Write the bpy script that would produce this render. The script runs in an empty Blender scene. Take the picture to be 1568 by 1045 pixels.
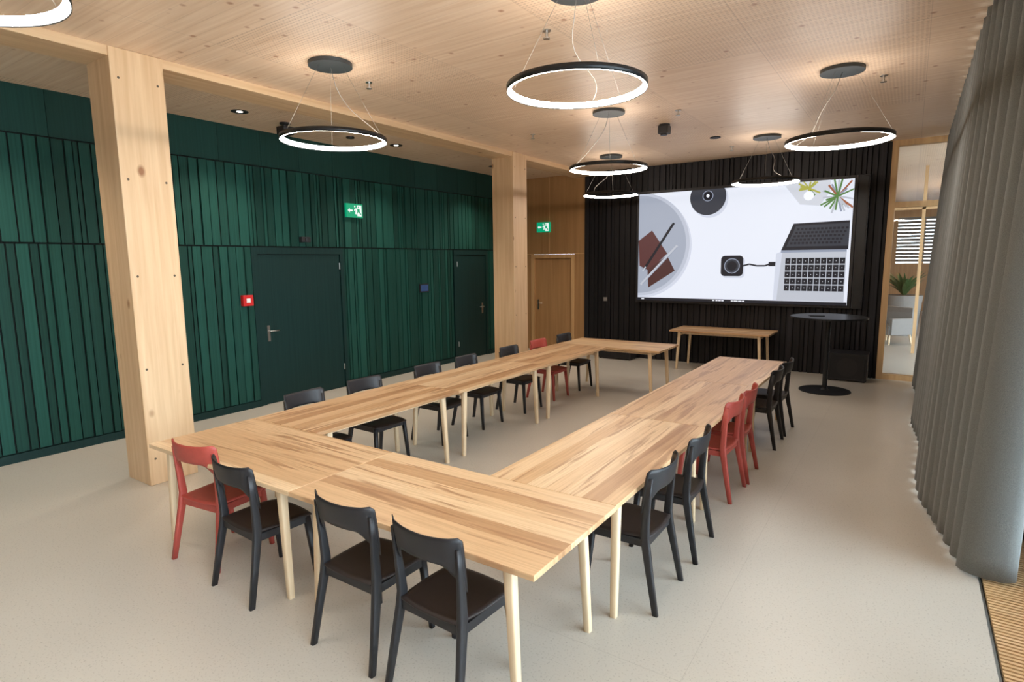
import bpy, math, random
from mathutils import Vector, Matrix
random.seed(7)
scene = bpy.context.scene
D = bpy.data

# ------------------------------------------------------------------ materials
def newmat(name):
    m = D.materials.new(name); m.use_nodes = True
    nt = m.node_tree
    return m, nt, nt.nodes['Principled BSDF']
def N(nt, typ, **kw):
    n = nt.nodes.new(typ)
    for k, v in kw.items(): setattr(n, k, v)
    return n
def L(nt, a, b): nt.links.new(a, b)
def c4(c): return (c[0], c[1], c[2], 1)
def mathn(nt, op, a, b=None, clamp=False):
    n = N(nt, 'ShaderNodeMath', operation=op); n.use_clamp = clamp
    for i, v in enumerate((a, b)):
        if v is None: continue
        if isinstance(v, (int, float)): n.inputs[i].default_value = v
        else: L(nt, v, n.inputs[i])
    return n.outputs[0]
def mixc(nt, fac, a, b, blend='MIX'):
    n = N(nt, 'ShaderNodeMix', data_type='RGBA', blend_type=blend)
    for sock, v in ((n.inputs[0], fac), (n.inputs[6], a), (n.inputs[7], b)):
        if isinstance(v, (int, float)): sock.default_value = v
        elif isinstance(v, tuple): sock.default_value = c4(v)
        else: L(nt, v, sock)
    return n.outputs[2]
def ramp(nt, fac, stops):
    n = N(nt, 'ShaderNodeValToRGB')
    el = n.color_ramp.elements
    while len(el) < len(stops): el.new(0.5)
    for e, (p, c) in zip(el, stops):
        e.position = p; e.color = c4(c)
    L(nt, fac, n.inputs[0]); return n.outputs[0]
def flat(name, col, rough=0.5, metal=0.0, noise=0.06):
    m, nt, b = newmat(name)
    tc = N(nt, 'ShaderNodeTexCoord'); nz = N(nt, 'ShaderNodeTexNoise'); nz.inputs['Scale'].default_value = 35
    L(nt, tc.outputs['Object'], nz.inputs['Vector'])
    lo = tuple(x*(1-noise) for x in col); hi = tuple(min(1, x*(1+noise)) for x in col)
    L(nt, ramp(nt, nz.outputs['Fac'], [(0.3, lo), (0.7, hi)]), b.inputs['Base Color'])
    b.inputs['Roughness'].default_value = rough; b.inputs['Metallic'].default_value = metal
    return m
def emit(name, col, s):
    m, nt, b = newmat(name)
    b.inputs['Base Color'].default_value = c4(tuple(x*0.1 for x in col))
    b.inputs['Emission Color'].default_value = c4(col)
    b.inputs['Emission Strength'].default_value = s
    b.inputs['Roughness'].default_value = 0.6
    return m
def wood(name, c1, c2, axis='Z', rough=0.55, freq=22, knots=None, kscale=2.2, bump=0.1, spec=0.5, island=0.0, dist=0.3, stretch=0.045):
    m, nt, b = newmat(name)
    tc = N(nt, 'ShaderNodeTexCoord'); mp = N(nt, 'ShaderNodeMapping')
    s = [freq, freq, freq]; s['XYZ'.index(axis)] = freq*stretch
    mp.inputs['Scale'].default_value = s
    L(nt, tc.outputs['Object'], mp.inputs['Vector'])
    nz = N(nt, 'ShaderNodeTexNoise'); nz.inputs['Scale'].default_value = 1; nz.inputs['Detail'].default_value = 5
    nz.inputs['Distortion'].default_value = dist
    L(nt, mp.outputs[0], nz.inputs['Vector'])
    col = ramp(nt, nz.outputs['Fac'], [(0.3, c1), (0.72, c2)])
    if not island:
        n2 = N(nt, 'ShaderNodeTexNoise'); n2.inputs['Scale'].default_value = 0.9
        L(nt, tc.outputs['Object'], n2.inputs['Vector'])
        col = mixc(nt, mathn(nt, 'MULTIPLY', n2.outputs['Fac'], 0.35), col, c1)
    else:
        ge = N(nt, 'ShaderNodeNewGeometry')
        v = mathn(nt, 'ADD', mathn(nt, 'MULTIPLY', ge.outputs['Random Per Island'], 2*island), 1-island)
        hs = N(nt, 'ShaderNodeHueSaturation'); L(nt, v, hs.inputs['Value']); L(nt, col, hs.inputs['Color']); col = hs.outputs[0]
    if knots:
        mp2 = N(nt, 'ShaderNodeMapping'); s2 = [kscale*1.6]*3; s2['XYZ'.index(axis)] = kscale
        mp2.inputs['Scale'].default_value = s2
        L(nt, tc.outputs['Object'], mp2.inputs['Vector'])
        vo = N(nt, 'ShaderNodeTexVoronoi'); vo.inputs['Scale'].default_value = 1
        L(nt, mp2.outputs[0], vo.inputs['Vector'])
        k = ramp(nt, vo.outputs['Distance'], [(0.05, (1, 1, 1)), (0.12, (0, 0, 0))])
        col = mixc(nt, k, col, knots)
    L(nt, col, b.inputs['Base Color'])
    b.inputs['Roughness'].default_value = rough
    b.inputs['Specular IOR Level'].default_value = spec
    if bump:
        bp = N(nt, 'ShaderNodeBump'); bp.inputs['Strength'].default_value = bump; bp.inputs['Distance'].default_value = 0.004
        L(nt, nz.outputs['Fac'], bp.inputs['Height']); L(nt, bp.outputs[0], b.inputs['Normal'])
    return m

def table_wood():
    m, nt, b = newmat('table_ash_staves')
    tc = N(nt, 'ShaderNodeTexCoord'); oi = N(nt, 'ShaderNodeObjectInfo')
    sp = N(nt, 'ShaderNodeSeparateXYZ'); L(nt, tc.outputs['Object'], sp.inputs[0])
    rnd = mathn(nt, 'MULTIPLY', oi.outputs['Random'], 57.0)
    row = mathn(nt, 'FLOOR', mathn(nt, 'MULTIPLY', mathn(nt, 'ADD', sp.outputs['Y'], 5.03), 8.3))
    cb = N(nt, 'ShaderNodeCombineXYZ')
    L(nt, row, cb.inputs[0]); L(nt, mathn(nt, 'FLOOR', rnd), cb.inputs[1])
    wn = N(nt, 'ShaderNodeTexWhiteNoise', noise_dimensions='3D'); L(nt, cb.outputs[0], wn.inputs['Vector'])
    base = ramp(nt, wn.outputs['Value'], [(0.0, (0.49, 0.285, 0.145)), (0.25, (0.61, 0.38, 0.20)), (0.6, (0.71, 0.475, 0.27)), (1.0, (0.82, 0.61, 0.38))])
    v = N(nt, 'ShaderNodeCombineXYZ')
    L(nt, mathn(nt, 'ADD', mathn(nt, 'MULTIPLY', sp.outputs['X'], 0.9), mathn(nt, 'MULTIPLY', wn.outputs['Value'], 40)), v.inputs[0])
    L(nt, mathn(nt, 'ADD', mathn(nt, 'MULTIPLY', sp.outputs['Y'], 13), rnd), v.inputs[1])
    hz = N(nt, 'ShaderNodeTexNoise'); hz.inputs['Scale'].default_value = 1; hz.inputs['Detail'].default_value = 5; hz.inputs['Distortion'].default_value = 1.2
    L(nt, v.outputs[0], hz.inputs['Vector'])
    heart = ramp(nt, hz.outputs['Fac'], [(0.54, (0, 0, 0)), (0.63, (1, 1, 1))])
    col = mixc(nt, mathn(nt, 'MULTIPLY', heart, 0.75), base, (0.37, 0.19, 0.09))
    v2 = N(nt, 'ShaderNodeMapping'); v2.inputs['Scale'].default_value = (3, 90, 40)
    L(nt, tc.outputs['Object'], v2.inputs['Vector'])
    g = N(nt, 'ShaderNodeTexNoise'); g.inputs['Scale'].default_value = 1; g.inputs['Detail'].default_value = 4
    L(nt, v2.outputs[0], g.inputs['Vector'])
    col = mixc(nt, 0.5, col, ramp(nt, g.outputs['Fac'], [(0.35, (0.70, 0.65, 0.58)), (0.6, (1, 1, 1))]), 'MULTIPLY')
    L(nt, col, b.inputs['Base Color'])
    b.inputs['Roughness'].default_value = 0.38
    return m

def ceiling_mat():
    m, nt, b = newmat('ceiling_perforated_spruce')
    tc = N(nt, 'ShaderNodeTexCoord'); mp = N(nt, 'ShaderNodeMapping')
    mp.inputs['Scale'].default_value = (1.2, 26, 1)
    L(nt, tc.outputs['Object'], mp.inputs['Vector'])
    nz = N(nt, 'ShaderNodeTexNoise'); nz.inputs['Scale'].default_value = 1; nz.inputs['Detail'].default_value = 5
    L(nt, mp.outputs[0], nz.inputs['Vector'])
    col = ramp(nt, nz.outputs['Fac'], [(0.3, (0.76, 0.55, 0.38)), (0.7, (0.89, 0.70, 0.53))])
    vo = N(nt, 'ShaderNodeTexVoronoi'); vo.inputs['Scale'].default_value = 4.2
    L(nt, tc.outputs['Object'], vo.inputs['Vector'])
    col = mixc(nt, ramp(nt, vo.outputs['Distance'], [(0.05, (1, 1, 1)), (0.13, (0, 0, 0))]), col, (0.50, 0.27, 0.16))
    sp = N(nt, 'ShaderNodeSeparateXYZ'); L(nt, tc.outputs['Object'], sp.inputs[0])
    def tri(s, f): return mathn(nt, 'PINGPONG', mathn(nt, 'MULTIPLY', s, f), 1.0)
    hx = tri(sp.outputs['X'], 60); hy = tri(sp.outputs['Y'], 60)
    holes = mathn(nt, 'MULTIPLY', mathn(nt, 'GREATER_THAN', hx, 0.45), mathn(nt, 'GREATER_THAN', hy, 0.6))
    px = mathn(nt, 'FLOOR', mathn(nt, 'MULTIPLY', sp.outputs['X'], 0.8)); py = mathn(nt, 'FLOOR', mathn(nt, 'MULTIPLY', sp.outputs['Y'], 0.34))
    cb = N(nt, 'ShaderNodeCombineXYZ'); L(nt, px, cb.inputs[0]); L(nt, py, cb.inputs[1])
    wn = N(nt, 'ShaderNodeTexWhiteNoise', noise_dimensions='3D'); L(nt, cb.outputs[0], wn.inputs['Vector'])
    perf = mathn(nt, 'MULTIPLY', holes, mathn(nt, 'GREATER_THAN', wn.outputs['Value'], 0.5))
    col = mixc(nt, mathn(nt, 'MULTIPLY', perf, 0.42), col, (0.34, 0.20, 0.12))
    pg = mathn(nt, 'LESS_THAN', mathn(nt, 'FRACT', mathn(nt, 'MULTIPLY', sp.outputs['Y'], 8.0)), 0.06)
    col = mixc(nt, mathn(nt, 'MULTIPLY', pg, 0.16), col, (0.35, 0.2, 0.12))
    fx = mathn(nt, 'FRACT', mathn(nt, 'MULTIPLY', sp.outputs['X'], 0.8)); fy = mathn(nt, 'FRACT', mathn(nt, 'MULTIPLY', sp.outputs['Y'], 0.34))
    seam = mathn(nt, 'MAXIMUM', mathn(nt, 'LESS_THAN', fx, 0.005), mathn(nt, 'LESS_THAN', fy, 0.0025))
    col = mixc(nt, mathn(nt, 'MULTIPLY', seam, 0.25), col, (0.2, 0.1, 0.05))
    L(nt, col, b.inputs['Base Color']); b.inputs['Roughness'].default_value = 0.42
    return m

def floor_mat():
    m, nt, b = newmat('floor_polished_concrete')
    tc = N(nt, 'ShaderNodeTexCoord')
    n1 = N(nt, 'ShaderNodeTexNoise'); n1.inputs['Scale'].default_value = 0.8; n1.inputs['Detail'].default_value = 2
    n2 = N(nt, 'ShaderNodeTexNoise'); n2.inputs['Scale'].default_value = 90; n2.inputs['Detail'].default_value = 2
    L(nt, tc.outputs['Object'], n1.inputs['Vector']); L(nt, tc.outputs['Object'], n2.inputs['Vector'])
    col = ramp(nt, n1.outputs['Fac'], [(0.2, (0.545, 0.51, 0.445)), (0.8, (0.58, 0.545, 0.48))])
    col = mixc(nt, 0.6, col, ramp(nt, n2.outputs['Fac'], [(0.3, (0.6, 0.58, 0.55)), (0.42, (1, 1, 1)), (0.6, (1, 1, 1)), (0.75, (1.0, 1.0, 1.0))]), 'MULTIPLY')
    sp = N(nt, 'ShaderNodeSeparateXYZ'); L(nt, tc.outputs['Object'], sp.inputs[0])
    fx = mathn(nt, 'FRACT', mathn(nt, 'DIVIDE', mathn(nt, 'ADD', sp.outputs['X'], 6.0), 5.2))
    fy = mathn(nt, 'FRACT', mathn(nt, 'DIVIDE', mathn(nt, 'ADD', sp.outputs['Y'], 3.4), 6.0))
    j = mathn(nt, 'MAXIMUM', mathn(nt, 'LESS_THAN', fx, 0.0008), mathn(nt, 'LESS_THAN', fy, 0.0008))
    col = mixc(nt, mathn(nt, 'MULTIPLY', j, 0.2), col, (0.2, 0.18, 0.15))
    L(nt, col, b.inputs['Base Color'])
    b.inputs['Roughness'].default_value = 0.33
    return m

def fabric_mat():
    m, nt, b = newmat('curtain_grey_wool')
    tc = N(nt, 'ShaderNodeTexCoord'); mp = N(nt, 'ShaderNodeMapping'); mp.inputs['Scale'].default_value = (300, 300, 260)
    L(nt, tc.outputs['Object'], mp.inputs['Vector'])
    nz = N(nt, 'ShaderNodeTexNoise'); nz.inputs['Scale'].default_value = 1; L(nt, mp.outputs[0], nz.inputs['Vector'])
    L(nt, ramp(nt, nz.outputs['Fac'], [(0.3, (0.13, 0.14, 0.138)), (0.7, (0.215, 0.228, 0.222))]), b.inputs['Base Color'])
    b.inputs['Roughness'].default_value = 0.95
    b.inputs['Sheen Weight'].default_value = 0.1
    return m

def glass_mat():
    m = D.materials.new('clear_glass'); m.use_nodes = True; nt = m.node_tree
    nt.nodes.clear()
    o = N(nt, 'ShaderNodeOutputMaterial'); t = N(nt, 'ShaderNodeBsdfTransparent'); g = N(nt, 'ShaderNodeBsdfGlossy')
    g.inputs['Roughness'].default_value = 0.02; t.inputs['Color'].default_value = (0.95, 0.97, 0.96, 1)
    fr = N(nt, 'ShaderNodeFresnel'); fr.inputs['IOR'].default_value = 1.45
    mx = N(nt, 'ShaderNodeMixShader'); L(nt, fr.outputs[0], mx.inputs[0]); L(nt, t.outputs[0], mx.inputs[1]); L(nt, g.outputs[0], mx.inputs[2])
    L(nt, mx.outputs[0], o.inputs[0]); return m

M = {}
M['spruce'] = wood('spruce_glulam', (0.62, 0.40, 0.22), (0.80, 0.58, 0.36), 'Z', 0.5, 20, knots=(0.30, 0.13, 0.05), kscale=1.9)
M['beam'] = wood('spruce_beam', (0.62, 0.40, 0.22), (0.80, 0.58, 0.36), 'Y', 0.5, 20, knots=(0.30, 0.13, 0.05), kscale=1.9)
M['oak'] = wood('oak_panel', (0.34, 0.185, 0.075), (0.47, 0.27, 0.12), 'Z', 0.5, 14)
M['larch'] = wood('frame_wood', (0.50, 0.30, 0.14), (0.66, 0.42, 0.2), 'Z', 0.5, 18)
M['leg'] = wood('ash_leg', (0.72, 0.54, 0.34), (0.86, 0.70, 0.48), 'Z', 0.45, 25)
M['slat'] = wood('grille_wood', (0.60, 0.38, 0.18), (0.78, 0.54, 0.3), 'X', 0.5, 25)
M['green'] = wood('green_stained_boards', (0.007, 0.044, 0.034), (0.012, 0.066, 0.051), 'Z', 0.6, 60, bump=0.0, spec=0.2, island=0.34, dist=0.0, stretch=0.006)
M['green_pl'] = wood('green_stained_panel', (0.006, 0.034, 0.028), (0.009, 0.046, 0.038), 'Z', 0.6, 50, bump=0.0, spec=0.2, island=0.12, dist=0.0, stretch=0.01)
M['green_dk'] = wood('green_stained_door', (0.004, 0.023, 0.022), (0.008, 0.034, 0.032), 'Z', 0.5, 50, bump=0.0, spec=0.25, dist=0.0, stretch=0.01)
M['groove'] = flat('green_wall_groove', (0.0005, 0.003, 0.0025), 0.95)
M['blackwood'] = wood('black_stained_boards', (0.006, 0.006, 0.007), (0.018, 0.017, 0.021), 'Z', 0.5, 50, bump=0.0, spec=0.3, island=0.5, dist=0.0, stretch=0.01)
M['blackgap'] = flat('black_wall_groove', (0.001, 0.001, 0.0012), 0.9)
M['table'] = table_wood()
M['ceil'] = ceiling_mat()
M['floor'] = floor_mat()
M['fabric'] = fabric_mat()
M['glass'] = glass_mat()
M['black'] = flat('black_plastic', (0.015, 0.015, 0.018), 0.45)
M['seatblk'] = flat('dark_seat', (0.020, 0.013, 0.012), 0.5)
M['red'] = flat('red_lacquer', (0.42, 0.07, 0.052), 0.45)
M['blackmetal'] = flat('black_metal', (0.018, 0.020, 0.023), 0.35, 0.3)
M['disc'] = flat('canopy_metal', (0.03, 0.038, 0.042), 0.45, 0.0)
M['steel'] = flat('brushed_steel', (0.55, 0.55, 0.54), 0.3, 1.0)
M['greymetal'] = flat('window_frame_grey', (0.5, 0.5, 0.5), 0.4)
M['white'] = flat('white_paint', (0.8, 0.8, 0.78), 0.5)
M['upholst'] = flat('grey_upholstery', (0.22, 0.21, 0.20), 0.8)
M['lfloor'] = flat('lounge_floor_stone', (0.40, 0.37, 0.32), 0.35)
M['trench'] = flat('trench_dark', (0.10, 0.075, 0.05), 0.8)
M['ledge'] = emit('led_diffuser', (1.0, 0.90, 0.80), 60)
M['down'] = emit('downlight_led', (1.0, 0.9, 0.78), 8)
M['signred'] = flat('alarm_red', (0.6, 0.02, 0.02), 0.4)
M['signgreen'] = emit('exit_green', (0.0, 0.36, 0.17), 0.9)
M['signwhite'] = emit('exit_white', (0.9, 1, 0.95), 0.9)
M['blueled'] = emit('touch_panel_blue', (0.03, 0.07, 0.18), 0.6)
M['wire'] = flat('steel_wire', (0.35, 0.33, 0.3), 0.4, 0.5)
M['leaf'] = flat('leaf_green', (0.04, 0.10, 0.03), 0.5, noise=0.4)
M['ground'] = flat('paving', (0.5, 0.5, 0.48), 0.8)

# ------------------------------------------------------------------ mesh builder
class MB:
    def __init__(self): self.v = []; self.f = []; self.m = []; self.mats = []; self.sm = []
    def mi(self, mat):
        if mat not in self.mats: self.mats.append(mat)
        return self.mats.index(mat)
    def add(self, vs, fs, mat, smooth=False):
        o = len(self.v); self.v += [tuple(p) for p in vs]; k = self.mi(mat)
        for f in fs: self.f.append(tuple(i+o for i in f)); self.m.append(k); self.sm.append(smooth)
    def box(self, a, b, mat):
        x0, y0, z0 = a; x1, y1, z1 = b
        vs = [(x0,y0,z0),(x1,y0,z0),(x1,y1,z0),(x0,y1,z0),(x0,y0,z1),(x1,y0,z1),(x1,y1,z1),(x0,y1,z1)]
        self.add(vs, [(0,3,2,1),(4,5,6,7),(0,1,5,4),(1,2,6,5),(2,3,7,6),(3,0,4,7)], mat)
    def loft(self, rings, mat, smooth=True, cap=True):
        n = len(rings[0]); vs = [p for r in rings for p in r]; fs = []
        for i in range(len(rings)-1):
            for j in range(n):
                a = i*n+j; b = i*n+(j+1) % n
                fs.append((a, b, b+n, a+n))
        if cap:
            fs.append(tuple(reversed(range(n)))); fs.append(tuple((len(rings)-1)*n+j for j in range(n)))
        self.add(vs, fs, mat, smooth)
    def bar(self, pts, secs, mat, r=0.3):
        rings = []
        for p, (wx, wy) in zip(pts, secs):
            ring = []
            for k in range(12):
                t = 2*math.pi*(k+0.5)/12; c, s = math.cos(t), math.sin(t)
                e = 0.45
                ring.append((p[0]+wx/2*math.copysign(abs(c)**e, c), p[1]+wy/2*math.copysign(abs(s)**e, s), p[2]))
            rings.append(ring)
        self.loft(rings, mat, True)
    def cyl(self, c, r, z0, z1, mat, n=32, r2=None):
        r2 = r if r2 is None else r2
        rings = [[(c[0]+rr*math.cos(2*math.pi*k/n), c[1]+rr*math.sin(2*math.pi*k/n), z) for k in range(n)] for rr, z in ((r, z0), (r2, z1))]
        vs = rings[0]+rings[1]
        self.add(vs, [(k, (k+1) % n, n+(k+1) % n, n+k) for k in range(n)], mat, True)
        self.add(rings[0], [tuple(reversed(range(n)))], mat); self.add(rings[1], [tuple(range(n))], mat)
    def tube(self, pts, r, mat, n=6):
        rings = []
        for i, p in enumerate(pts):
            p = Vector(p); a = Vector(pts[max(0, i-1)]); b = Vector(pts[min(len(pts)-1, i+1)])
            t = (b-a).normalized(); u = t.orthogonal().normalized() if i == 0 else (u - t*u.dot(t)).normalized()
            w = t.cross(u)
            rings.append([tuple(p+u*r*math.cos(2*math.pi*k/n)+w*r*math.sin(2*math.pi*k/n)) for k in range(n)])
        self.loft(rings, mat)
    def revolve(self, c, prof, mat, n=64):
        m = len(prof); vs = []; fs = []
        for k in range(n):
            t = 2*math.pi*k/n
            for r, z in prof: vs.append((c[0]+r*math.cos(t), c[1]+r*math.sin(t), c[2]+z))
        for k in range(n):
            for j in range(m-1):
                a = k*m+j; b = ((k+1) % n)*m+j
                fs.append((a, b, b+1, a+1))
        self.add(vs, fs, mat, True)
    def mesh(self, name):
        me = D.meshes.new(name); me.from_pydata(self.v, [], self.f)
        for mt in self.mats: me.materials.append(mt)
        me.polygons.foreach_set('material_index', self.m); me.polygons.foreach_set('use_smooth', self.sm)
        me.update(); return me
    def obj(self, name, bevel=0, loc=(0,0,0), rot=0, parent=None):
        o = D.objects.new(name, self.mesh(name)); scene.collection.objects.link(o)
        o.location = loc; o.rotation_euler = (0, 0, rot)
        if bevel:
            md = o.modifiers.new('bevel', 'BEVEL'); md.width = bevel; md.segments = 2; md.limit_method = 'ANGLE'
        if parent: o.parent = parent
        return o
def inst(name, me, loc, rot=0, bevel=0):
    o = D.objects.new(name, me); scene.collection.objects.link(o); o.location = loc; o.rotation_euler = (0, 0, rot)
    if bevel:
        md = o.modifiers.new('bevel', 'BEVEL'); md.width = bevel; md.segments = 2; md.limit_method = 'ANGLE'
    return o

# ------------------------------------------------------------------ room constants
XL, XR, YB, YF, H = -7.7, 0.88, -3.0, 11.55, 3.9
GX = 0.49

b = MB(); b.box((XL-0.2, YB-0.2, -0.2), (GX, YF+0.12, 0), M['floor']); b.obj('floor')
b = MB(); b.box((GX, YB, -0.2), (XR+0.15, YF+0.12, -0.09), M['trench'])
b.obj('floor_trench')
b = MB()
y = YB+0.02
while y < YF-0.03:
    b.box((GX+0.025, y, -0.03), (XR-0.07, y+0.019, -0.002), M['slat']); y += 0.034
b.box((GX, YB, -0.05), (GX+0.012, YF, 0.0), M['steel'])
for xx in (GX+0.08, XR-0.13): b.box((xx, YB, -0.05), (xx+0.015, YF, -0.028), M['trench'])
b.obj('floor_grille')
b = MB(); b.box((XL-0.2, YB-0.2, H), (XR+0.15, YF+0.12, H+0.2), M['ceil']); b.obj('ceiling')
b = MB(); b.box((-6.17, YB, H-0.08), (-5.755, YF, H), M['beam']); b.obj('ceiling_beam')
for cy in (2.42, 8.53):
    b = MB(); b.box((-6.18, cy, 0), (-5.74, cy+0.44, H-0.001), M['spruce'])
    for i in range(5):
        z = 0.25+0.85*i
        for yy in (0.06, 0.38):
            b.add([(-5.7385, cy+yy+0.011*math.cos(t*math.pi/4), z+0.011*math.sin(t*math.pi/4)) for t in range(8)], [tuple(range(8))], M['trench'])
    b.obj('timber_column', bevel=0.006)

# ---- board cladding
def boards(b, axis, pos, sgn, a0, a1, z0, z1, mat, skip=(), widths=(0.055, 0.08, 0.12, 0.12, 0.15), prot=(0.018, 0.018, 0.018, 0.034), gap=0.017):
    y = a0
    while y < a1-0.01:
        w = min(random.choice(widths), a1-y); p = random.choice(prot)
        mid = y+w/2
        if w > gap*1.5 and not any(s0-0.01 < mid+w/2 and mid-w/2 < s1+0.01 for s0, s1 in skip):
            g = gap/2
            if axis == 'Y': b.box((min(pos, pos+sgn*p), y+g, z0), (max(pos, pos+sgn*p), y+w-g, z1), mat)
            else: b.box((y+g, min(pos, pos+sgn*p), z0), (y+w-g, max(pos, pos+sgn*p), z1), mat)
        y += w
b = MB()
b.box((XL-0.15, YB, 0), (XL, YF, H), M['groove'])
doors = [(4.80, 6.41), (9.22, 10.36)]
for s0, s1 in ((YB, 4.80), (6.41, 9.22), (10.36, YF)): boards(b, 'Y', XL, 1, s0, s1, 0.10, 2.285, M['green'])
boards(b, 'Y', XL, 1, YB, YF, 2.305, 3.40, M['green'])
y = YB
while y < YF:
    w = min(0.62, YF-y); b.box((XL, y+0.002, 3.418), (XL+0.022, y+w-0.002, H), M['green_pl']); y += w
b.obj('wall_left')
b = MB()
for s0, s1 in ((YB, 4.80), (6.41, 9.22), (10.36, YF)): b.box((XL, s0, 0), (XL+0.045, s1, 0.09), M['green_dk'])
b.obj('baseboard_left')
for i, (s0, s1) in enumerate(doors):
    b = MB()
    b.box((XL+0.001, s0, 0), (XL+0.035, s0+0.09, 2.285), M['green_dk']); b.box((XL+0.001, s1-0.06, 0), (XL+0.035, s1, 2.285), M['green_dk'])
    b.box((XL+0.001, s0+0.09, 2.19), (XL+0.035, s1-0.06, 2.285), M['green_dk'])
    b.box((XL+0.001, s0+0.10, 0.01), (XL+0.018, s1-0.07, 2.18), M['green_dk'])
    hy = s0+0.2 if i == 0 else s1-0.2
    b.box((XL+0.018, hy-0.02, 0.93), (XL+0.028, hy+0.02, 1.16), M['steel'])
    d = 1 if i == 0 else -1
    b.tube([(XL+0.028, hy, 1.08), (XL+0.07, hy, 1.08), (XL+0.075, hy+d*0.02, 1.08), (XL+0.075, hy+d*0.14, 1.08)], 0.010, M['steel'], 8)
    hinge = s1-0.075 if i == 0 else s0+0.105
    for z in (0.3, 1.95): b.cyl((XL+0.03, hinge), 0.009, z, z+0.1, M['steel'], 10)
    b.obj('door_%d' % (i+1))
b = MB(); b.box((XL+0.03, 4.60, 1.47), (XL+0.095, 4.75, 1.62), M['signred']); b.box((XL+0.095, 4.645, 1.515), (XL+0.098, 4.705, 1.575), M['white']); b.obj('fire_alarm_button', 0.006)
b = MB(); b.box((XL+0.03, 8.18, 1.48), (XL+0.06, 8.42, 1.64), M['black']); b.box((XL+0.06, 8.2, 1.5), (XL+0.062, 8.40, 1.62), M['blueled']); b.obj('room_touch_panel', 0.004)
b = MB(); b.box((XL+0.03, 5.60, 2.37), (XL+0.10, 5.76, 2.45), M['black']); b.cyl((XL+0.10, 5.68), 0.02, 2.38, 2.43, M['blackmetal'], 12); b.obj('motion_sensor', 0.006)
def exit_sign(name, origin, ux, w=0.34, h=0.22, nrm=(1,0,0), thick=0.04):
    b = MB(); o = Vector(origin); ux = Vector(ux); n = Vector(nrm); uz = Vector((0,0,1))
    c = [o+ux*s*w/2+uz*t*h/2+n*d for d in (0, thick) for s, t in ((-1,-1),(1,-1),(1,1),(-1,1))]
    b.add(c, [(0,3,2,1),(4,5,6,7),(0,1,5,4),(1,2,6,5),(2,3,7,6),(3,0,4,7)], M['signgreen'])
    def poly(pts, mat, d=thick+0.002): b.add([o+ux*s*w/2+uz*t*h/2+n*d for s, t in pts], [tuple(range(len(pts)))], mat)
    poly([(-0.85,0),(-0.6,0.35),(-0.6,0.12),(-0.25,0.12),(-0.25,-0.12),(-0.6,-0.12),(-0.6,-0.35)], M['signwhite'])
    poly([(0.3,-0.8),(0.85,-0.8),(0.85,0.8),(0.3,0.8)], M['signwhite'])
    poly([(0.4,0.4),(0.52,0.4),(0.52,0.62),(0.4,0.62)], M['signgreen'], thick+0.004)
    poly([(-0.05,0.5),(0.1,0.5),(0.1,0.72),(-0.05,0.72)], M['signwhite'])
    poly([(0.3,0.3),(0.6,0.25),(0.62,-0.1),(0.8,-0.5),(0.68,-0.6),(0.45,-0.15),(0.3,-0.45)], M['signgreen'], thick+0.004)
    poly([(0.3,0.35),(0.0,0.3),(-0.1,0.0),(0.0,-0.05),(0.1,0.1),(0.05,-0.5),(0.18,-0.55),(0.3,-0.2)], M['signwhite'], thick+0.003)
    return b.obj(name)
exit_sign('exit_sign', (XL+0.04, 6.66, 2.90), (0,1,0))
exit_sign('exit_sign', (-6.93, YF-0.01, 2.80), (1,0,0), nrm=(0,-1,0))

# ---- front wall
b = MB()
b.box((XL, YF, 2.2), (-5.9, YF+0.12, H), M['oak'])
b.box((XL, YF, 0), (-7.28, YF+0.12, 2.2), M['oak']); b.box((-6.15, YF, 0), (-5.9, YF+0.12, 2.2), M['oak'])
b.box((XL, YF-0.012, 2.19), (-5.9, YF, 2.21), M['larch'])
for xx in (-6.8,): b.box((xx, YF-0.004, 2.22), (xx+0.012, YF, H), M['larch'])
b.box((-5.9, YF, 0), (-0.37, YF+0.12, H), M['blackgap'])
boards(b, 'X', YF, -1, -5.9, -0.37, 0.0, H, M['blackwood'], widths=(0.07, 0.09, 0.12), prot=(0.018, 0.018, 0.034), gap=0.018)
b.obj('wall_front')
b = MB()
b.box((-7.279, YF-0.02, 0), (-7.2, YF+0.1, 2.189), M['larch']); b.box((-6.23, YF-0.02, 0), (-6.151, YF+0.1, 2.189), M['larch'])
b.box((-7.2, YF-0.02, 2.11), (-6.23, YF+0.1, 2.189), M['larch'])
b.box((-7.2, YF+0.03, 0.0), (-6.23, YF+0.08, 2.11), M['oak'])
b.box((-7.13, YF+0.02, 0.93), (-7.09, YF+0.03, 1.16), M['steel'])
b.tube([(-7.11, YF+0.02, 1.08), (-7.11, YF-0.03, 1.08), (-6.98, YF-0.03, 1.08)], 0.01, M['steel'], 8)
b.obj('door_3')
b = MB()
b.box((-0.37, YF-0.04, 0), (-0.28, YF+0.1, H), M['larch']); b.box((0.80, YF-0.04, 0), (XR, YF+0.1, H), M['larch'])
b.box((-0.28, YF-0.03, 0), (0.80, YF+0.1, 0.09), M['larch']); b.box((-0.28, YF-0.03, 2.84), (0.80, YF+0.1, 2.93), M['larch'])
b.box((-0.28, YF-0.03, H-0.09), (0.80, YF+0.1, H), M['larch'])
b.obj('window_frame_front')
b = MB(); b.box((-0.28, YF+0.03, 0.09), (0.80, YF+0.045, 2.84), M['glass']); b.box((-0.28, YF+0.03, 2.93), (0.80, YF+0.045, H-0.09), M['glass']); b.obj('window_1')
b = MB(); b.box((XL, YB-0.12, 0), (XR, YB, H), M['oak']); b.obj('wall_back')

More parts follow.
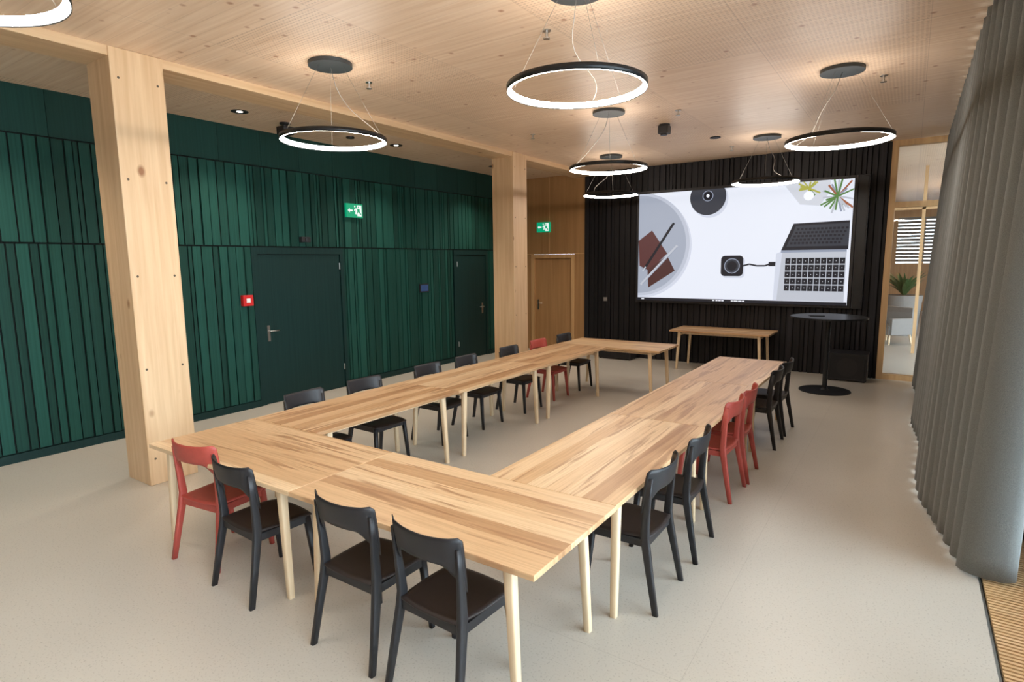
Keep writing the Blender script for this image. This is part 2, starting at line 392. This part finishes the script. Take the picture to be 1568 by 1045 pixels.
# ---- right glazing
b = MB()
for yy in (-3.0, -1.1, 0.9, 2.9, 5.3, 7.3, 9.4, 11.35):
    b.box((XR-0.07, yy, 0), (XR+0.09, yy+0.11, H), M['larch'])
b.box((XR-0.07, YB, -0.05), (XR+0.09, YF, 0.06), M['larch'])
b.box((XR+0.05, YB, 0.06), (XR+0.12, YF, 0.12), M['greymetal'])
b.box((XR-0.07, YB, H-0.12), (XR+0.09, YF, H), M['larch'])
b.obj('window_frame_right')
b = MB(); b.box((XR+0.03, YB, 0.06), (XR+0.045, YF, H-0.12), M['glass']); b.obj('window_2')

# ---- curtain : hanging pleats along the glazing, flaring into the room at the hem
b = MB(); NZ = 30
ys = []; y = 4.55
while y < 11.3: ys.append(y); y += 0.014
ph = []; p = 0.9; random.seed(3)
for yy in ys:
    ph.append(p); per = 0.25+0.05*math.sin(yy*2.1)+0.03*math.sin(yy*5.3)
    if yy < 5.8: per *= 0.78
    p += 0.014*2*math.pi/per
vs = []; fs = []
for j in range(NZ+1):
    z = 0.02+(H-0.05)*j/NZ; k = 1-z/H
    for yy, q in zip(ys, ph):
        amp = 0.072+0.045*k+0.02*math.sin(yy*1.7)*k
        s = math.sin(q+0.3*k*math.sin(yy*3))
        s = math.copysign(abs(s)**0.8, s)
        x = 0.435-0.13*k+amp*s+0.018*math.sin(2*q+1.3)+0.03*k*math.sin(yy*2.7)
        if yy < 5.8: x += 0.25*((5.8-yy)/1.25)**1.2
        vs.append((x, yy+0.05*math.cos(q)*(0.5+k), z))
n = len(ys)
for j in range(NZ):
    for i in range(n-1):
        fs.append((j*n+i, j*n+i+1, (j+1)*n+i+1, (j+1)*n+i))
b.add(vs, fs, M['fabric'], True)
o = b.obj('curtain'); md = o.modifiers.new('solid', 'SOLIDIFY'); md.thickness = 0.006
b = MB(); b.box((0.415, 2.0, H-0.03), (0.455, 11.45, H), M['blackmetal']); b.obj('curtain_rail')

# ---- adjoining lounge beyond the glass
b = MB(); b.box((-3.0, YF+0.12, -0.2), (5.0, 27, 0), M['lfloor']); b.obj('floor_lounge')
b = MB(); b.box((-3.0, YF+0.12, H), (5.0, 27, H+0.2), M['ceil']); b.obj('ceiling_lounge')
b = MB(); b.box((-3.1, YF+0.12, 0), (-3.0, 27, H), M['oak']); b.obj('wall_lounge_left')
b = MB(); b.box((5.0, YF+0.12, 0), (5.1, 15.0, H), M['oak']); b.box((5.0, 17.5, 0), (5.1, 27, H), M['oak']); b.obj('wall_lounge_right')
b = MB()
b.box((-3.1, 27, 0), (5.1, 27.1, 1.8), M['oak']); b.box((-3.1, 27, 3.5), (5.1, 27.1, H), M['oak'])
b.box((-3.1, 27, 1.8), (-0.5, 27.1, 3.5), M['oak']); b.box((1.2, 27, 1.8), (5.1, 27.1, 3.5), M['oak'])
b.box((0.3, 27, 1.8), (0.38, 27.1, 3.5), M['larch'])
z = 1.85
while z < 3.5: b.box((-0.5, 26.9, z), (1.2, 26.96, z+0.10), M['upholst']); z += 0.13
b.obj('wall_lounge_far')
b = MB()
b.box((-0.62, 15.0, 0), (-0.54, 15.08, H), M['blackmetal']); b.box((0.12, 15.0, 0), (0.18, 15.08, H), M['larch']); b.box((-0.54, 15.0, 3.02), (1.6, 15.08, 3.1), M['larch']); b.box((1.55, 15.0, 0), (1.63, 15.08, H), M['larch'])
b.obj('lounge_door_frame')
def plant(name, loc, ph_=0.6, r=0.28, top=0.7):
    b = MB(); b.cyl((0,0), r*0.8, 0, ph_, M['upholst'], 24, r); b.cyl((0,0), r*0.93, ph_-0.02, ph_+0.005, M['trench'], 24)
    for i in range(44):
        a = random.uniform(0, 6.283); ln = random.uniform(0.5, 1)*top; out = random.uniform(0.15, 0.85)*top
        pts = [];
        for k in range(5):
            t = k/4; rr = 0.04+out*t**1.3; zz = ph_+ln*(t-0.35*t*t*random.uniform(0.8, 1.2))
            w = 0.05*math.sin(math.pi*min(0.97, t+0.08))
            c = Vector((rr*math.cos(a), rr*math.sin(a), zz)); sd = Vector((-math.sin(a), math.cos(a), 0))*w
            pts.append((c-sd, c+sd))
        vs = [p for q in pts for p in q]
        b.add(vs, [(2*k, 2*k+1, 2*k+3, 2*k+2) for k in range(4)], M['leaf'], True)
    return b.obj(name, loc=loc)
plant('potted_plant', (-0.1, 18.5, 0), 1.05, 0.42, 0.9)
def armchair(name, loc, rot):
    b = MB()
    b.box((-0.38,-0.36,0.24),(0.38,0.38,0.44), M['upholst']); b.box((-0.38,-0.42,0.3),(0.38,-0.26,0.85), M['upholst'])
    b.box((-0.44,-0.36,0.24),(-0.34,0.36,0.62), M['upholst']); b.box((0.34,-0.36,0.24),(0.44,0.36,0.62), M['upholst'])
    for x in (-0.35,0.35):
        for y in (-0.32,0.32): b.bar([(x,y,0),(x*0.9,y*0.9,0.25)], [(0.03,0.03),(0.045,0.045)], M['leg'])
    return b.obj(name, 0.03, loc, rot)
armchair('lounge_armchair', (-0.35, 16.6, 0), 2.4)
armchair('lounge_armchair', (0.9, 18.6, 0), -2.0)

b = MB(); b.box((XR+0.16, -25, -0.35), (40, 45, -0.25), M['ground']); b.obj('ground_outside')

# ------------------------------------------------------------------ screen
SX0, SZ1, SW, SH_, SY = -4.61, 3.345, 3.75, 2.11, 11.40
b = MB()
b.box((SX0-0.05, SY+0.005, SZ1-SH_-0.05), (SX0+SW+0.05, YF-0.036, SZ1+0.05), M['black'])
housing = b.obj('presentation_screen')
def E(name, c, s=1.0): return emit(name, c, s)
ES = {'bg': E('disp_bg', (0.78, 0.82, 0.92), 1.0), 'shade': E('disp_shade', (0.62, 0.66, 0.77)), 'plate': E('disp_plate', (0.36, 0.40, 0.49)), 'plate2': E('disp_plate_rim', (0.50, 0.54, 0.64)), 'plate3': E('disp_plate_in', (0.32, 0.36, 0.45)), 'dark': E('disp_dark', (0.012, 0.013, 0.02)),
      'dark2': E('disp_dark2', (0.04, 0.045, 0.06)), 'brown': E('disp_brown', (0.10, 0.035, 0.035)), 'brown2': E('disp_brown2', (0.075, 0.03, 0.028)),
      'alu': E('disp_alu', (0.50, 0.53, 0.60)), 'w': E('disp_white', (0.9, 0.93, 1)), 'pen': E('disp_pen', (0.28, 0.32, 0.42)),
      'g': E('disp_green', (0.10, 0.22, 0.06)), 'y': E('disp_yellow', (0.42, 0.42, 0.08)), 'o': E('disp_orange', (0.35, 0.12, 0.06)), 'tray': E('disp_tray', (0.62, 0.65, 0.72))}
b = MB(); layer = [0]
def P(pts, m):
    layer[0] += 1; d = SY-0.0002*layer[0]
    vs = [(SX0+min(max(s, 0), SW), d, SZ1-min(max(t, 0), SH_)) for s, t in pts]
    b.add(vs, [tuple(range(len(vs)))], ES[m])
def circ(s, t, r, m, n=48): P([(s+r*math.cos(2*math.pi*k/n), t+r*math.sin(2*math.pi*k/n)) for k in range(n)], m)
def rrect(s0, t0, s1, t1, r, m):
    pts = []
    for cx, cy, a0 in ((s1-r, t1-r, 0), (s0+r, t1-r, 90), (s0+r, t0+r, 180), (s1-r, t0+r, 270)):
        for k in range(5):
            a = math.radians(a0+22.5*k); pts.append((cx+r*math.cos(a), cy+r*math.sin(a)))
    P(pts, m)
def line(p, q, w, m):
    p = Vector(p); q = Vector(q); d = (q-p).normalized(); nn = Vector((-d.y, d.x))*w/2
    P([tuple(p+nn), tuple(q+nn), tuple(q-nn), tuple(p-nn)], m)
P([(0,0),(SW,0),(SW,SH_),(0,SH_)], 'bg')
circ(0.06, 1.04, 1.02, 'shade', 96); circ(0.02, 1.0, 1.02, 'plate2', 96); circ(0.0, 1.0, 0.97, 'plate', 96)
circ(1.40, 0.19, 0.335, 'shade', 64); circ(1.36, 0.14, 0.335, 'dark2', 64); circ(1.36, 0.12, 0.10, 'pen', 32); circ(1.36, 0.12, 0.085, 'dark', 32); circ(1.36, 0.12, 0.03, 'w', 16)
P([(0.03,0.98),(0.31,0.78),(0.64,1.22),(0.27,1.58),(0.06,1.47)], 'plate3')
P([(0.0,0.92),(0.28,0.72),(0.60,1.18),(0.24,1.52),(0.03,1.42)], 'brown'); P([(0.20,1.50),(0.60,1.22),(0.76,1.52),(0.22,1.86)], 'brown2')
line((0.12,1.50),(0.70,0.62),0.05,'dark'); line((0.10,1.53),(0.16,1.44),0.03,'alu'); line((0.06,1.80),(0.80,1.03),0.045,'alu'); line((0.10,1.79),(0.8,1.06),0.012,'pen')
circ(0.71, 0.61, 0.025, 'dark')
rrect(1.67, 1.27, 2.075, 1.655, 0.07, 'shade'); rrect(1.645, 1.24, 2.045, 1.62, 0.07, 'dark'); circ(1.845, 1.43, 0.14, 'pen'); circ(1.845, 1.43, 0.125, 'dark2'); circ(1.845,1.43,0.09,'dark')
pp = [(2.04,1.43),(2.15,1.40),(2.28,1.43),(2.42,1.43),(2.50,1.40)]
for p0, p1 in zip(pp, pp[1:]): line(p0, p1, 0.028, 'dark')
line((2.48,1.40),(2.68,1.40),0.075,'dark')
P([(2.60,1.22),(2.72,1.16),(2.72,2.05),(2.58,2.05)], 'shade')
P([(2.70,1.19),(3.70,1.19),(3.70,2.05),(2.64,2.05)], 'alu')
P([(2.86,0.70),(3.72,0.68),(3.72,1.16),(2.68,1.16)], 'dark'); P([(2.90,0.74),(3.72,0.72),(3.72,1.10),(2.76,1.10)], 'dark2')
for r_ in range(5):
    for c_ in range(13): line((2.92-r_*0.025+c_*0.062, 0.80+r_*0.06), (2.96-r_*0.025+c_*0.062, 0.80+r_*0.06), 0.035, 'dark')
P([(2.68,1.16),(3.70,1.16),(3.70,1.2),(2.68,1.2)], 'pen')
for r_ in range(5):
    for c_ in range(10):
        s0 = 2.76+c_*0.094; t0 = 1.30+r_*0.118
        P([(s0,t0),(s0+0.082,t0),(s0+0.082,t0+0.10),(s0,t0+0.10)], 'dark')
        line((s0+0.035,t0+0.05),(s0+0.048,t0+0.05),0.015,'alu')
P([(2.70,0.05),(2.86,0.0),(3.40,0.0),(3.40,0.20),(3.25,0.42),(2.95,0.38)], 'tray')
def tuft(cx, cy, n, r, cols):
    for i in range(n):
        a = random.uniform(0, 6.28); rr = r*random.uniform(0.5, 1)
        e = (cx+rr*math.cos(a), cy+rr*math.sin(a)); line((cx, cy), e, 0.028, random.choice(cols))
tuft(3.08, 0.12, 20, 0.2, ['g', 'y', 'y']); circ(3.08,0.24,0.08,'w',20); tuft(3.52, 0.28, 30, 0.33, ['g', 'g', 'o', 'pen', 'g', 'alu'])
P([(0,2.055),(SW,2.055),(SW,SH_),(0,SH_)], 'dark')
for s0, s1 in ((1.52,1.56),(1.58,1.62),(1.63,1.68),(1.69,1.73),(1.86,1.9),(1.91,1.98),(1.99,2.05),(2.06,2.1),(0.1,0.16)): P([(s0,2.07),(s1,2.07),(s1,2.09),(s0,2.09)], 'w')
o = b.obj('display_image', parent=housing)
b = MB(); b.box((-0.80, 11.40, SZ1-SH_-0.05), (-0.64, YF-0.036, SZ1+0.05), M['black']); b.box((-0.785, 11.393, SZ1-SH_-0.03), (-0.655, 11.40, SZ1+0.03), M['blackmetal']); b.obj('wall_loudspeaker', 0.008)
b = MB(); b.box((-5.42, YF-0.06, 1.18), (-5.34, YF-0.034, 1.26), M['upholst']); b.obj('wall_socket')

def sub(name, x0, x1, y0, y1, h):
    b = MB(); b.box((x0,y0,0.02),(x1,y1,h), M['black']); b.box((x0+0.03,y0-0.008,0.05),(x1-0.03,y0,h-0.03), M['blackmetal'])
    for x in (x0+0.04,x1-0.04):
        for y in (y0+0.04,y1-0.04): b.cyl((x,y),0.02,0,0.02,M['black'],10)
    n = 24; cx=(x0+x1)/2; cz=(h+0.02)/2; r=min(x1-x0,h)*0.33
    b.add([(cx+r*math.cos(6.283*k/n),y0-0.009,cz+r*math.sin(6.283*k/n)) for k in range(n)],[tuple(range(n))],M['black'])
    b.obj(name, 0.008)
sub('subwoofer', -1.05, -0.48, 10.98, 11.45, 0.47)
sub('floor_speaker', -5.35, -4.62, 11.1, 11.45, 0.20)

# ------------------------------------------------------------------ tables
TH = 0.74
def table_mesh(Ln, W=0.84):
    b = MB(); t = 0.03
    b.box((-Ln/2+0.0015, -W/2+0.0015, TH-t), (Ln/2-0.0015, W/2-0.0015, TH), M['table'])
    for sx in (-1, 1):
        for sy in (-1, 1):
            x0 = sx*(Ln/2-0.135); x1 = sx*(Ln/2-0.175); y0 = sy*(W/2-0.065); y1 = sy*(W/2-0.075)
            b.bar([(x0, y0, 0), (x1, y1, TH-t-0.001)], [(0.040, 0.040), (0.056, 0.054)], M['leg'])
        xm = sx*(Ln/2-0.185)
        b.box((xm-0.02, -W/2+0.10, TH-t-0.07), (xm+0.02, W/2-0.10, TH-t-0.001), M['leg'])
    for sy in (-1, 1):
        b.box((-Ln/2+0.2, sy*(W/2-0.13)-0.012, TH-t-0.05), (Ln/2-0.2, sy*(W/2-0.13)+0.012, TH-t-0.001), M['leg'])
    return b.mesh('conference_table_mesh')
tA = table_mesh(1.68); tB = table_mesh(1.75)
for x, y in ((-3.74, 2.36), (-2.06, 2.36), (-3.74, 8.45)): inst('conference_table', tA, (x, y, 0), 0, 0.003)
for i in range(3):
    inst('conference_table', tB, (-1.645, 2.78+1.75*(i+0.5), 0), math.pi/2, 0.003)
    inst('conference_table', tB, (-4.16, 2.78+1.75*(i+0.5), 0), math.pi/2, 0.003)
inst('side_table', tB, (-2.80, 11.07, 0), 0, 0.003)

# ------------------------------------------------------------------ chairs
def chair_mesh(main, seat):
    b = MB()
    for s in (-1, 1):
        b.bar([(s*0.228,-0.258,0),(s*0.214,-0.216,0.22),(s*0.200,-0.182,0.40),(s*0.196,-0.174,0.47),(s*0.200,-0.180,0.58),(s*0.205,-0.192,0.70),(s*0.207,-0.202,0.81)],
              [(0.028,0.034),(0.032,0.042),(0.034,0.052),(0.034,0.052),(0.028,0.046),(0.022,0.036),(0.018,0.03)], main)
        b.bar([(s*0.212,0.205,0),(s*0.20,0.185,0.22),(s*0.187,0.168,0.42)], [(0.027,0.03),(0.033,0.038),(0.038,0.044)], main)
        b.box((s*0.19-0.011,-0.165,0.385),(s*0.19+0.011,0.16,0.43), main)
    b.box((-0.18,0.158,0.385),(0.18,0.180,0.43), main); b.box((-0.18,-0.190,0.385),(0.18,-0.170,0.43), main)
    nx, ny = 18, 16
    def sp(i, j, top):
        u = -1+2*i/nx; v = -1+2*j/ny
        k = 0.16
        x = u*math.sqrt(1-k*v*v)*0.218*(1-0.04*(1-v)); y = v*math.sqrt(1-k*u*u)*0.215+0.0
        e = max(abs(u), abs(v))
        z = 0.452-0.012*(1-u*u)*(1-v*v) + (0.004*(v < 0)*v*v)
        z -= 0.012*max(0, v-0.6)/0.4
        if e > 0.93: z -= 0.006 if top else -0.006
        return (x, y, z if top else z-0.022)
    vs = [sp(i, j, True) for j in range(ny+1) for i in range(nx+1)]
    vs2 = [sp(i, j, False) for j in range(ny+1) for i in range(nx+1)]
    o2 = len(vs); w = nx+1; fs = []
    for j in range(ny):
        for i in range(nx):
            a = j*w+i; fs.append((a, a+1, a+w+1, a+w)); fs.append((o2+a, o2+a+w, o2+a+w+1, o2+a+1))
    for i in range(nx):
        fs.append((i+1, i, o2+i, o2+i+1)); a = ny*w+i; fs.append((a, a+1, o2+a+1, o2+a))
    for j in range(ny):
        a = j*w; fs.append((a, a+w, o2+a+w, o2+a)); a = j*w+nx; fs.append((a+w, a, o2+a, o2+a+w))
    b.add(vs+vs2, fs, seat, True)
    nu, nv = 28, 8
    def bp(i, j, off):
        u = -1+2*i/nu; v = j/nv
        au = abs(u)
        zt = 0.868-0.012*(1-au*au)-0.02*max(0, au-0.93)/0.07
        zb = 0.725-0.135*max(0, (au-0.50)/0.50)**2.2
        z = zb+(zt-zb)*v
        x = u*(0.224-0.010*(0.868-z)/0.2)
        y = -0.197-0.052*(1-au**2.2)-0.15*(z-0.77)+0.018*max(0,au-0.8)/0.2
        th = 0.007*(1-0.6*abs(2*v-1)**4)
        return (x, y+off*th, z)
    vs = [bp(i, j, 1) for j in range(nv+1) for i in range(nu+1)]+[bp(i, j, -1) for j in range(nv+1) for i in range(nu+1)]
    w = nu+1; o2 = w*(nv+1); fs = []
    for j in range(nv):
        for i in range(nu):
            a = j*w+i; fs.append((a+1, a, a+w, a+w+1)); fs.append((o2+a, o2+a+1, o2+a+w+1, o2+a+w))
    for i in range(nu):
        fs.append((i, i+1, o2+i+1, o2+i)); a = nv*w+i; fs.append((a+1, a, o2+a, o2+a+1))
    for j in range(nv):
        a = j*w; fs.append((a+w, a, o2+a, o2+a+w)); a = j*w+nu; fs.append((a, a+w, o2+a+w, o2+a))
    b.add(vs, fs, main, True)
    return b.mesh('chair_mesh')
cb_ = chair_mesh(M['black'], M['seatblk']); cr = chair_mesh(M['red'], M['red'])
def chair(me, x, y, deg):
    inst('chair', me, (x, y, 0), math.radians(deg))
chair(cr, -3.96, 2.14, 7); chair(cb_, -3.34, 2.07, -3); chair(cb_, -2.32, 2.06, 0); chair(cb_, -1.74, 2.05, -3)
for me, y, dx, dr in ((cb_,3.28,0,0),(cb_,3.98,0.01,2),(cr,5.14,-0.03,-2),(cr,5.66,-0.02,2),(cb_,6.82,0.01,0),(cb_,7.42,0.02,-2)):
    chair(me, -1.35+dx, y, 90+dr)
for me, y, dx, dr in ((cb_,3.33,0,2),(cb_,4.05,0,-2),(cb_,5.02,0,0),(cb_,5.75,0,2),(cb_,6.68,0.02,0),(cr,7.5,0,0),(cb_,8.3,0.0,0)):
    chair(me, -4.42+dx, y, -90+dr)

# ------------------------------------------------------------------ high table
b = MB()
b.cyl((0,0),0.53,1.135,1.16,M['blackmetal'],64); b.cyl((0,0),0.035,0.03,1.13,M['blackmetal'],24); b.cyl((0,0),0.16,1.12,1.135,M['blackmetal'],32)
b.cyl((0,0),0.36,0.0,0.014,M['blackmetal'],64); b.cyl((0,0),0.34,0.014,0.022,M['blackmetal'],64,0.06); b.cyl((0,0),0.06,0.02,0.05,M['blackmetal'],24,0.036)
b.obj('standing_table', 0, (-0.985, 10.06, 0))
b = MB(); b.box((-0.1,-0.07,0),(0.1,0.07,0.012),M['black']); b.box((-0.09,-0.06,0.012),(0.09,0.06,0.013),M['blackmetal']); b.obj('tablet', 0.003, (-1.15, 10.05, 1.16), 0.3)

# ------------------------------------------------------------------ ring lamps
def ring_lamp(x, y, zr=3.20, R=0.49, twist=0.0):
    b = MB(); c = (x, y, zr)
    b.revolve(c, [(R-0.030, 0.020), (R, 0.020), (R, -0.022), (R-0.005, -0.022), (R-0.005, -0.016)], M['blackmetal'])
    b.revolve(c, [(R-0.005, -0.016), (R-0.026, -0.018), (R-0.030, -0.012), (R-0.030, 0.020)], M['ledge'])
    b.cyl((x, y), 0.20, H-0.035, H-0.001, M['disc'], 48)
    for k in range(3):
        a = twist+k*2*math.pi/3
        b.tube([(x+0.12*math.cos(a), y+0.12*math.sin(a), H-0.035), (x+(R-0.015)*math.cos(a), y+(R-0.015)*math.sin(a), zr+0.02)], 0.0013, M['wire'], 4)
    a = twist+0.5; pts = []
    for k in range(13):
        t = k/12; rr = (R-0.015)*t; sway = 0.06*math.sin(2*math.pi*t)
        pts.append((x+rr*math.cos(a)-sway*math.sin(a), y+rr*math.sin(a)+sway*math.cos(a), H-0.035-(H-0.055-zr)*(t**0.55)))
    b.tube(pts, 0.003, M['wire'], 6)
    return b.obj('ring_pendant_lamp')
for i, (x, y, z) in enumerate(((-4.61,3.82,3.21),(-2.02,3.81,3.245),(-0.69,6.89,3.22),(-3.27,7.03,3.21),(-4.57,9.94,3.22),(-1.95,9.87,3.22),(-3.31,0.74,3.20),(-0.7,0.8,3.21))):
    ring_lamp(x, y, z, twist=i*0.9+0.4)

# ceiling fittings
def sprinkler(x, y):
    b = MB(); b.cyl((x,y),0.035,H-0.008,H-0.0005,M['steel'],20); b.cyl((x,y),0.012,H-0.06,H-0.008,M['steel'],12); b.cyl((x,y),0.028,H-0.068,H-0.06,M['steel'],16); b.obj('sprinkler')
for p in ((-2.57,4.33),(-4.76,4.43),(-2.54,7.49),(-0.36,7.38),(-4.74,7.58),(-2.6,10.4)): sprinkler(*p)
def downlight(x, y):
    b = MB(); b.revolve((x,y,H), [(0.10,-0.0005),(0.10,-0.008),(0.075,-0.008),(0.07,-0.0005)], M['black'], 32)
    b.cyl((x,y),0.07,H-0.004,H-0.001,M['black'],24); b.cyl((x,y),0.035,H-0.006,H-0.004,M['down'],20); b.obj('recessed_downlight')
for p in ((-6.91,4.31),(-6.91,6.95),(-6.91,9.6),(-6.91,1.65)): downlight(*p)
b = MB(); b.cyl((-2.62,9.47),0.08,H-0.012,H-0.0005,M['black'],24); b.obj('ceiling_speaker')
b = MB(); b.cyl((-2.95,8.15),0.075,H-0.02,H-0.0005,M['black'],24); b.box((-3.02,8.08,H-0.13),(-2.88,8.22,H-0.02),M['black']); b.cyl((-2.95,8.13),0.045,H-0.15,H-0.13,M['blackmetal'],20); b.obj('ceiling_camera',0.01)
b = MB(); b.cyl((-7.0,5.0),0.07,H-0.02,H-0.0005,M['black'],20); b.cyl((-7.0,5.0),0.018,H-0.05,H-0.02,M['black'],10); b.box((-7.08,4.92,H-0.15),(-6.92,5.08,H-0.05),M['black']); b.cyl((-7.0,5.0),0.05,H-0.17,H-0.15,M['blackmetal'],20); b.obj('ceiling_camera',0.01)
b = MB(); b.cyl((-7.0,6.1),0.06,H-0.02,H-0.0005,M['black'],20); b.obj('smoke_detector')

# ------------------------------------------------------------------ lights
def spot(x, y, e):
    l = D.lights.new('downlight_lamp','SPOT'); l.energy = e; l.spot_size = math.radians(110); l.spot_blend = 0.8; l.color = (1,0.88,0.74); l.shadow_soft_size = 0.05
    o = D.objects.new('downlight_lamp', l); scene.collection.objects.link(o); o.location = (x, y, H-0.02)
for p in ((-6.91,4.31),(-6.91,6.95),(-6.91,9.6),(-6.91,1.65)): spot(p[0], p[1], 150)
l = D.lights.new('lounge_lamp','POINT'); l.energy = 130; l.color=(1,0.85,0.7); l.shadow_soft_size = 0.3
o = D.objects.new('lounge_lamp', l); scene.collection.objects.link(o); o.location = (1.8, 19, 3.0)

w = D.worlds.new('world'); scene.world = w; w.use_nodes = True
bg = w.node_tree.nodes['Background']; bg.inputs[0].default_value = (0.77, 0.88, 1.0, 1); bg.inputs[1].default_value = 10.5

# ------------------------------------------------------------------ camera
th, ph_, ro = math.radians(34.2), math.radians(7.8), math.radians(0.65)
fwd = Vector((-math.sin(th)*math.cos(ph_), math.cos(th)*math.cos(ph_), -math.sin(ph_)))
rt = Vector((math.cos(th), math.sin(th), 0)); up = rt.cross(fwd)
r2 = rt*math.cos(ro)-up*math.sin(ro); u2 = up*math.cos(ro)+rt*math.sin(ro)
cam = D.cameras.new('camera'); co = D.objects.new('camera', cam); scene.collection.objects.link(co)
mw = Matrix((( r2.x, u2.x, -fwd.x, 0), (r2.y, u2.y, -fwd.y, 0), (r2.z, u2.z, -fwd.z, 2.05), (0,0,0,1)))
co.matrix_world = mw
cam.sensor_width = 36; cam.lens = 20.53; cam.clip_start = 0.05; cam.clip_end = 200
scene.camera = co
scene.view_settings.view_transform = 'Standard'
print('DONE')
